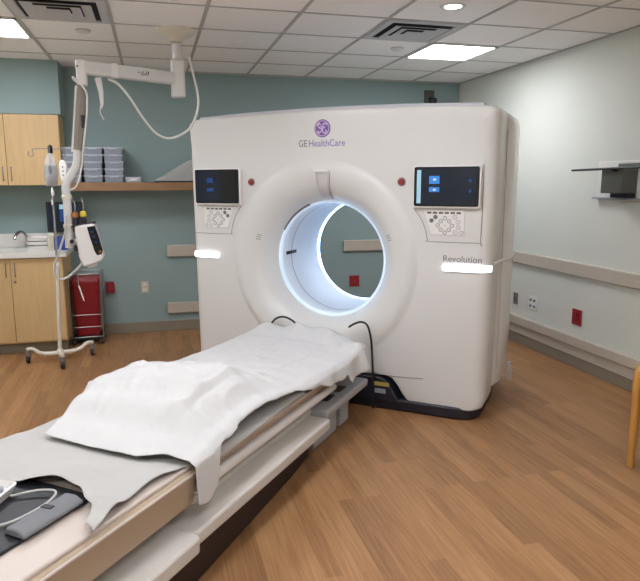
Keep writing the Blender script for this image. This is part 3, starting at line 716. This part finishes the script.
# displays
def display(s_):
    cx = .868 if s_ > 0 else -.848; hw = .206 if s_ > 0 else .19
    d = MB().prism(rrect(cx-hw-.008, cx+hw+.012, 1.402, 1.668, .016), fXZ, -.030, .004).build('display', M['white2'], g, bevel=.006)
    MB().prism(rrect(cx-hw, cx+hw, 1.414, 1.661, .012), fXZ, -.034, -.029).build('glass', M['glass'], d)
    MB().box(cx-hw+.012, cx+hw-.02, -.0352, -.034, 1.426, 1.650).build('screen', M['screen'], d)
    y0, y1 = -.0362, -.0352
    if s_ > 0:
        MB().box(cx-hw+.018, cx-hw+.045, y0, y1, 1.432, 1.642).build('menu_strip', M['uil'], d)
        for z0, z1 in ((1.556, 1.604), (1.504, 1.534)): MB().box(cx-.108, cx-.042, y0, y1, z0, z1).build('icon', M['ui'], d)
        for x, z in ((cx-.082, 1.582), (cx-.082, 1.518)): MB().box(x, x+.018, y0-.0006, y0, z-.006, z+.006).build('icon_mark', M['plate'], d)
        for z in (1.575, 1.51): MB().lathe([(.011, y0), (.011, y1)], (cx+.150, 0, z), 'y', 16).build('icon', M['uid'], d)
        MB().box(cx+.045, cx+.075, y0, y1, 1.55, 1.61).build('icon', M['screen'], d)
    else:
        for z0, z1 in ((1.565, 1.60), (1.50, 1.525)): MB().box(cx-.085, cx-.03, y0, y1, z0, z1).build('icon', M['uid'], d)
        MB().box(cx+.03, cx+hw-.022, y0, y1, 1.428, 1.648).build('dim_pane', M['glass'], d)
    # control panel
    k = lambda x: s_*x
    pc = [(k(.722), 1.384), (k(.986), 1.388), (k(.986), 1.226), (k(.775), 1.232)]
    cp = MB().prism(pc, fXZ, -.006, .002).build('control_panel', M['white2'], g, bevel=.002)
    for i_ in range(6): MB().box(min(k(.745+i_*.038), k(.772+i_*.038)), max(k(.745+i_*.038), k(.772+i_*.038)), -.0075, -.006, 1.366, 1.378).build('indicator', M['darkgrey'], cp)
    bx, bz = k(.862), 1.292
    for i_ in range(8):
        a = 2*PI*i_/8; r = .046 if i_ % 2 == 0 else .038
        MB().lathe([(.0105, -.0068), (.0135, -.0068), (.0135, -.006)], (bx+r*math.cos(a), 0, bz+r*math.sin(a)), 'y', 12, caps=False).build('button_ring', M['darkgrey'], cp)
        MB().lathe([(.0105, -.0085), (.0105, -.006)], (bx+r*math.cos(a), 0, bz+r*math.sin(a)), 'y', 12).build('button', M['button'], cp)
    MB().lathe([(.010, -.0085), (.010, -.006)], (bx, 0, bz), 'y', 12).build('button', M['button'], cp)
    for x, z, m in ((.80, 1.345, 'greyplate'), (.775, 1.322, 'greyplate'), (.925, 1.345, 'button'), (.945, 1.315, 'button'), (.948, 1.28, 'button'), (.93, 1.248, 'button'), (.968, 1.248, 'button')):
        o = MB().lathe([(.0125, -.0085), (.0125, -.006)], (k(x), 0, z), 'y', 14); o.build('button', M[m], cp)
        MB().lathe([(.013, -.0068), (.0145, -.0068), (.0145, -.006)], (k(x), 0, z), 'y', 14, caps=False).build('button_ring', M['darkgrey'], cp)
    sm = [(k(.652), -.001, 1.40), (k(.705), -.001, 1.33), (k(.735), -.001, 1.26), (k(.75), -.001, 1.195), (k(.765), -.001, 1.186), (k(1.075), -.001, 1.186), (k(1.09), -.001, 1.20), (k(1.095), -.001, 1.60), (k(1.09), -.001, 1.675)]
    if s_ < 0: sm = sm[:6]
    MB().tube(sm, .0022, 5, smooth=3).build('panel_seam', M['seam'], g)
    MB().lathe([(.026, -.004), (.028, 0)], (k(.567), 0, 1.569), 'y', 24).build('button_collar', M['seam'], g)
    MB().lathe([(.016, -.024), (.020, -.018), (.020, -.002)], (k(.567), 0, 1.569), 'y', 20).build('stop_button', M['red'], g)
    # lit handle
    if s_ > 0: hx = [(.86, -.012), (1.06, -.012), (1.105, -.005), (1.14, .018), (1.160, .055)]
    else: hx = [(-.868, -.012), (-1.02, -.012), (-1.06, -.005), (-1.095, .018), (-1.115, .055)]
    rows_ = []
    for x, y in hx: rows_.append(V((x, y, 1.020)))
    hb = MB(); pts = spline(rows_, 4)
    n2 = len(pts); hb.grid([[p+V((0, -.012*math.cos(a)*1.2, .021*math.sin(a))) for a in [2*PI*q/12 for q in range(12)]] for p in pts], closed=True)
    for e in (0, -1):
        hb.f([hb.v(pts[e]+V((0, -.0144*math.cos(a), .021*math.sin(a)))) for a in [2*PI*q/12 for q in range(12)]])
    hb.build('lit_handle', M['led'], g)
    base = MB(); base.tube([p+V((0, .012, -.022)) for p in pts], .008, 8); base.build('handle_base', M['greytop'], g)
display(1); display(-1)
# lettering and badge
text_mesh('lettering', 'GE', .066, M['lettergrey'], g, (-.148, -.0015, 1.808), width=.062)
text_mesh('lettering', 'HealthCare', .066, M['letterp'], g, (.032, -.0015, 1.808), width=.268)
text_mesh('lettering', 'Revolution', .058, M['lettergrey'], g, (.98, -.0015, 1.060), width=.245)
bd = MB().lathe([(.058, -.003), (.060, .0)], (0, 0, 1.928), 'y', 36).build('badge', M['purple'], g)
b = MB()
def curl(pts, r=.0032): b.tube([V((x, -.004, 1.928+z)) for x, z in pts], r, 6, smooth=5)
b.tube([V((.050*math.cos(2*PI*k/36), -.0035, 1.928+.050*math.sin(2*PI*k/36))) for k in range(36)], .0022, 5, closed=True)
curl([(-.008, .022), (-.022, .03), (-.030, .018), (-.020, .002), (-.004, -.004), (-.012, -.024), (-.028, -.026), (-.026, -.014)])
curl([(-.022, .004), (-.006, .012), (.002, .0), (-.004, -.016)])
curl([(.026, .022), (.014, .032), (.004, .022), (.012, .008), (.022, .006)])
curl([(.014, .006), (.002, -.006), (.004, -.024), (.018, -.030), (.030, -.018), (.024, -.010)])
for k in range(4):
    a = R(45+90*k); curl([(.040*math.cos(a-.35), .040*math.sin(a-.35)), (.046*math.cos(a), .046*math.sin(a)), (.040*math.cos(a+.35), .040*math.sin(a+.35))], .0024)
b.build('badge_monogram', M['lilac'], bd)

# black hooped cords each side of the table end
for pts, lab in (([(349, 327, -.02), (354, 324, -.05), (361, 322, -.07), (367, 325, -.07), (370.5, 336, -.06), (372, 352, -.05), (373, 378, -.045), (373, 400, -.045), (373, 408, -.045)], 'black hooped cord running to the floor at the right of the table end'),
                 ([(262, 341, .0), (266, 333, -.02), (271, 324, -.05), (277, 318, -.06), (285, 317, -.05), (293, 321, -.03), (297, 326, -.02)], 'black hooped cord left of the table end on the bore rim')):
    P = [gp(x, y, yy-.015) for x, y, yy in pts]
    o = MB(GM).tube(P, .0075, 8, smooth=5).build('cord', M['rubber'], None); tag(o, lab, 'cord', 'black cords by the bore')
# clear plastic bottle by the right rear
t = thing('plastic_canister', 'small clear plastic canister on the floor at the scanner right side', 'canister', at(508, 381, 4.25)); t.location.z = 0.0
MB().lathe([(.03, .002), (.033, .01), (.033, .10), (.022, .125), (.014, .132)], seg=18).build('bottle', M['bag'], t); MB().lathe([(.016, .132), (.016, .15)], seg=14).build('cap', M['binlid'], t)

# ------------------------------------------------------------------ PATIENT TABLE
TO = GM @ V((0, -1.7, 0))
tb = thing('patient_table', 'long white scanner patient table with padded cradle pointing into the bore', 'patient table', TO, -TH)
TT = Matrix.Translation((0, 1.7, 0))                                 # gantry coordinates -> table coordinates
YN = -3.35
MB(TT).prism([(-.45, YN+.25), (.45, YN+.25), (.43, -2.2), (.36, -1.2), (.33, -.93), (-.33, -.93), (-.36, -1.2), (-.43, -2.2)], fXY, .004, .20).build('plinth', M['brownblack'], tb, bevel=.01)
MB(TT).prism(rrect(-.475, .475, -2.21, -.93, .03), fXY, .20, .262).build('shelf_cover', M['shelfpl'], tb, bevel=.012, seg=3)
MB(TT).prism(rrect(-.508, .508, YN, -2.212, .03), fXY, .20, .268).build('shelf_cover', M['shelfpl'], tb, bevel=.012, seg=3)
def stadium(hw, y0, y1, r): return rrect(-hw, hw, y0, y1, r, 8)
for k, (hw, z0, z1) in enumerate(((.350, .262, .292), (.345, .294, .322), (.340, .324, .352))):
    MB(TT).prism(stadium(hw, -2.14+k*.012, -.80-k*.01, .16), fXY, z0, z1).build('lift_cover', M['shelfpl'], tb, bevel=.005)
b = MB(TT)
sec = [(-.39, .352), (.39, .352), (.425, .366), (.432, .385), (.418, .404), (-.418, .404), (-.432, .385), (-.425, .366)]
b.prism(sec, lambda a, c, h: (a, h, c), -2.10, -.74); b.build('carriage', M['white2'], tb, bevel=.012, seg=3)
# cradle shell: trapezoid trough with a rolled rim
b = MB(TT)
sec = [(-.37, .405), (.37, .405), (.40, .41), (.434, .455), (.440, .468), (.436, .48), (.42, .482), (.40, .474), (-.40, .474), (-.42, .482), (-.436, .48), (-.440, .468), (-.434, .455), (-.40, .41)]
b.prism(sec, lambda a, c, h: (a, h, c), -2.2, -.42); b.prism(rrect(-.27, .27, -.43, -.07, .06), fXY, .41, .474)
b.build('cradle', M['vinylside'], tb)
b = MB(TT)
sec2 = [(-.41, .338), (.41, .338), (.422, .345), (.438, .46), (.440, .470), (.436, .482), (.42, .484), (.40, .476), (-.40, .476), (-.42, .484), (-.436, .482), (-.440, .470), (-.438, .46), (-.422, .345)]
b.prism(sec2, lambda a, c, h: (a, h, c), YN, -2.145); b.build('foot_extension', M['vinylside'], tb, bevel=.004)
for s_ in (-1, 1):
    MB(TT).tube([(s_*.438, YN+.01, .473), (s_*.438, -.42, .473)], .0065, 8).build('piping', M['vinyl'], tb)
MB(TT).prism([(-.418, YN+.01), (.418, YN+.01), (.418, -.43), (.25, -.10), (-.25, -.10), (-.418, -.43)], fXY, .4765, .498).build('mattress', M['vinyl'], tb, bevel=.008, seg=3)
# docking box at the gantry end
bx = MB(TT).prism([(-.41, .24), (.41, .24), (.445, .25), (.45, .288), (.44, .297), (-.44, .297), (-.45, .288), (-.445, .25)], lambda a, c, h: (a, h, c), -.925, -.27).build('dock_box', M['greybox'], tb, bevel=.008)
MB(TT).box(-.32, .32, -.84, -.49, .004, .245).build('dock_leg', M['greybox'], tb, bevel=.008)
MB(TT).box(-.32, .32, -.44, -.29, .004, .245).build('dock_leg', M['greybox'], tb, bevel=.008)
for y in (-.72, -.54): MB(TT).prism(rrect(.335, .385, y-.06, y+.06, .012), fXY, .2965, .299).build('grip_slot', M['black'], bx)

# bedding ---------------------------------------------------------------
def interp(tab, x):
    if x <= tab[0][0]: return tab[0][1]
    for (a, va), (c, vc) in zip(tab, tab[1:]):
        if x <= c: t_ = (x-a)/(c-a); t_ = t_*t_*(3-2*t_); return va+(vc-va)*t_
    return tab[-1][1]
def drape(w, top, hw, sag=0):
    """lateral arc position w -> (x, z): flat on top, rolled over the table edge, then hanging"""
    s_ = 1 if w > 0 else -1; a = abs(w); r = .03
    if a < hw-r: return w, top
    q = a-(hw-r)
    if q < r*PI/2: al = q/r; return s_*(hw-r+r*math.sin(al)), top-r*(1-math.cos(al))
    h = q-r*PI/2
    return s_*(hw+sag*h), top-r-h
HEM = [(-2.30, .60), (-2.16, .64), (-2.10, .61), (-2.03, .465), (-1.70, .450), (-1.25, .455), (-.95, .49), (-.72, .53), (-.58, .53), (-.49, .52), (-.45, .565), (-.40, .59), (-.04, .59)]
LEFT = [(-2.26, -.27), (-2.0, -.33), (-1.8, -.41), (-1.4, -.62), (-.1, -.62)]
NEAR = [(-.6, -2.2), (-.25, -2.22), (.0, -2.23), (.2, -2.23), (.34, -2.18), (.46, -2.18), (.64, -2.18)]
FAR = [(-.6, -.07), (.0, -.07), (.2, -.14), (.4, -.33), (.64, -.36)]
BUMP = [(-2.26, 0), (-2.1, .2), (-1.95, .66), (-1.81, 1), (-1.62, 1), (-1.5, .8), (-1.36, .48), (-1.2, .22), (-1.0, .09), (-.75, .0)]
SIDE = [(-.46, .2), (-.39, .55), (-.29, .78), (-.05, .93), (.18, 1), (.235, .97), (.28, .78), (.40, .36), (.46, .28)]
def nz(x, y, f, s_=0): return noise.noise(V((x*f+s_, y*f-s_*1.7, s_)))
NW, NV = 120, 230
rows = []
for j in range(NV+1):
    v = j/NV; row = []
    yc = -2.24+v*(2.24-.055)
    wr = interp(HEM, yc); wl = interp(LEFT, yc)-.01*nz(0, yc, 3, 7)
    for i in range(NW+1):
        w = wl+(wr-wl)*i/NW
        yn = interp(NEAR, w); yf = interp(FAR, w)
        y = yn+(yf-yn)*v
        xx = max(-.45, min(.45, w))
        B = interp(BUMP, y)*interp(SIDE, xx)
        top = .528+.185*B
        # rucks at the bore end, gentle folds everywhere
        endb = max(0, 1-abs(y-yf+.09)/.17); top += .055*endb*(1-abs(xx)/.75)+.018*endb*math.sin(xx*26+y*9)
        amp = .5+.9*B
        f1 = abs(nz(xx*.8+y*.5, y-.7*xx, 5.5, 3)); f2 = nz(xx, y, 13, 1.3)
        f3 = 1-abs(nz(xx*1.2-y*.6, y*.9+xx*.9, 4.2, 11)); f4 = 1-abs(nz(xx*.7+y*1.1, y*.5-xx*1.0, 7, 21))
        top += .010*amp*f1+.0025*f2+.0015*nz(xx, y, 30, 2)+(.010*B+.002)*max(0, f3-.8)/.2+.004*B*max(0, f4-.8)/.2
        # long soft pull folds down the right side of the bump
        if xx > .0: top += .012*B*math.sin((y*7.5+xx*4.5)*2.2)*min(1, xx/.2)
        # pressed creases of the folded sheet
        for c0 in (-.12, .20): top += .0035*math.exp(-((xx-c0)/.008)**2)
        for c0 in (-1.86, -1.35, -.80, -.35): top -= .0035*math.exp(-((y-c0)/.008)**2)
        hw = .458
        x, z = drape(w, top, hw, .05)
        hang = max(0, abs(w)-hw)
        if hang > 0:
            wave = math.sin(y*24+nz(0, y, 4, 9)*3)*.5+.5
            x += math.copysign(1, w)*(.008+.05*min(1, hang/.12)*wave*(1 if w < 0 or y > -.5 else .7))
            if w > 0 and y < -1.85: x -= .03*min(1, hang/.12)*wave
        z = max(z, .20)
        row.append(V((x, y, z)))
    rows.append(row)
o = MB(GM); o.grid(rows); sh_ = o.build('bed_sheet', M['sheet'], None, angle=180, solid=.002, recalc=False)
tag(sh_, 'white crumpled sheet draped over the scanner table up to the bore', 'sheet')

HEM2 = [(-2.75, .46), (-2.62, .46), (-2.5, .41), (-2.3, .385), (-2.15, .41), (-2.0, .475), (-1.3, .45)]
NEAR2 = [(-.56, -2.50), (-.40, -2.56), (-.2, -2.60), (-.05, -2.55), (.10, -2.50), (.20, -2.50), (.33, -2.57), (.40, -2.66), (.46, -2.68)]
rows = []
for j in range(141):
    v = j/140; row = []; yc = -2.60+v*1.4
    wr = interp(HEM2, yc); wl = -.56
    for i in range(91):
        w = wl+(wr-wl)*i/90
        yn = interp(NEAR2, w); y = yn+(-1.2-yn)*v
        lift = max(0, 1-(y-yn)/.16)
        xx = max(-.45, min(.45, w))
        fade = min(1, max(0, (-2.16-y)/.12))
        top = .503+.013*fade+.004*abs(nz(xx, y, 9, 2))+fade*(.012*abs(nz(xx*.7, y*1.3+xx*.4, 6, 5))+.003*nz(xx, y, 24, 1)+.032*lift*(.55+.45*math.sin(w*14)))
        if xx > .2: top += fade*.018*math.exp(-((y+2.56-.25*(xx-.3))/.035)**2)*min(1, (xx-.2)/.12)
        # folded crease along the left
        x, z = drape(w, top, .450, .1)
        if abs(w) > .455 and w < 0: x -= .01+.02*(math.sin(y*19)*.5+.5)*min(1, (abs(w)-.455)/.06)
        row.append(V((x, y, z)))
    rows.append(row)
o = MB(GM); o.grid(rows); gs = o.build('under_sheet', M['greysheet'], None, angle=180, solid=.002, recalc=False)
tag(gs, 'grey sheet lying under the white sheet at the near end of the table', 'sheet')

# things on the near end of the table
def on_table(x, y): return GM @ V((x, y, .4985))
t = thing('black_pad', 'black padded mat at the near end of the table', 'pad', on_table(-.04, -2.86), -TH)
MB().prism(rrect(-.33, .31, -.46, .37, .04), fXY, 0, .012).build('mat', M['pad'], t, bevel=.005)
MB().bar((-.1, -.35, .018), (.16, -.05, .018), .05, .01).build('strap', M['rubber'], t)
MB().bar((-.2, .05, .018), (.10, .12, .018), .045, .01).build('strap', M['rubber'], t)
MB().lathe([(.022, .012), (.026, .02), (.022, .034), (.008, .038)], (.16, -.04, 0), 'z', 16).build('strap_knob', M['black'], t)
MB().tube([(.05, -.1, .022), (.12, -.02, .03), (.2, -.06, .03), (.24, -.16, .022)], .02, 8, smooth=5).build('strap_roll', M['pad'], t)
t = thing('foam_bolster', 'grey foam wedge on the near end of the table below the grey sheet', 'bolster', on_table(.235, -2.60)+V((0, 0, .0125)), -TH+R(1))
b = MB(); b.prism([(-.045, .0), (.045, .0), (.046, .012), (.015, .028), (-.03, .026)], lambda a, c, h: (a, h, c), -.19, .05); b.build('foam', M['foam'], t, bevel=.01)
MB().bar((-.03, -.05, .0275), (.012, -.05, .0295), .02, .003).build('tab', M['pad'], t)
t = thing('plastic_tray', 'white rimmed plastic tray with cable at the lower left edge of the table', 'tray', on_table(-.03, -2.66)+V((0, 0, .013)), -TH+R(18))
b = MB(); b.grid([[V((x, y, h)) for x, y in rrect(-.14+i_, .06-i_, -.07+i_, .08-i_, .03)] for i_, h in ((.01, 0), (0, .03), (.008, .034), (.02, .012))], closed=True)
b.f([b.v((x, y, .012)) for x, y in rrect(-.12, .04, -.05, .06, .02)]); b.build('shell', M['white2'], t)
MB().prism(rrect(-.10, .03, -.04, .045, .02), fXY, .013, .03).build('cushion', M['labelg'], t, bevel=.006)
b = MB(GM); P = [(.03, -2.63, .525), (.09, -2.57, .53), (.15, -2.555, .535), (.18, -2.58, .535), (.19, -2.64, .53), (.17, -2.74, .523), (.11, -2.82, .52)]
b.tube([V(p)+V((0, 0, -.003)) for p in P], .0045, 8, smooth=6); tag(b.build('cable', M['cable'], None), 'thin grey cable looping over the black mat', 'cable')

# ------------------------------------------------------------------ ARMCHAIR at the right edge
c0 = V((2.505, 2.70, 0))
t = thing('armchair', 'honey wood armchair with dark seat at the right edge of the room', 'chair', c0)
for sy, dy in ((1, 0), (-1, -.58)):
    MB().tube([(0, dy, .002), (.004, dy, .30), (.0, dy, .48), (.012, dy, .555), (.05, dy, .592)], [.020, .023, .024, .025, .022], 12, smooth=5).build('front_leg', M['chairw'], t)
    MB().tube([(.60, dy, .002), (.56, dy, .45), (.62, dy, .9)], [.02, .022, .018], 12, smooth=5).build('rear_leg', M['chairw'], t)
    MB().tube([(.03, dy, .585), (.10, dy, .60), (.35, dy, .59), (.57, dy, .57)], .021, 12, smooth=5).build('armrest', M['chairw'], t)
MB().box(.02, .58, -.555, -.025, .33, .37).build('seat_frame', M['chairw'], t, bevel=.006)
MB().prism(rrect(-.006, .56, -.55, -.03, .04), fXY, .37, .46).build('seat', M['chairf'], t, bevel=.025, seg=3)
b = MB(); b.prism([(.53, .46), (.60, .47), (.67, .90), (.62, .91)], lambda a, c, h: (a, h, c), -.55, -.03); b.build('backrest', M['chairf'], t, bevel=.02, seg=3)

# ------------------------------------------------------------------ world and view
w = bpy.data.worlds.new('world'); S.world = w; w.use_nodes = True
w.node_tree.nodes['Background'].inputs[0].default_value = (.8, .85, .9, 1); w.node_tree.nodes['Background'].inputs[1].default_value = .15
vs = S.view_settings; vs.view_transform = 'Standard'; vs.look = 'None'; vs.gamma = 1; vs.use_curve_mapping = False; vs.exposure = 1.65
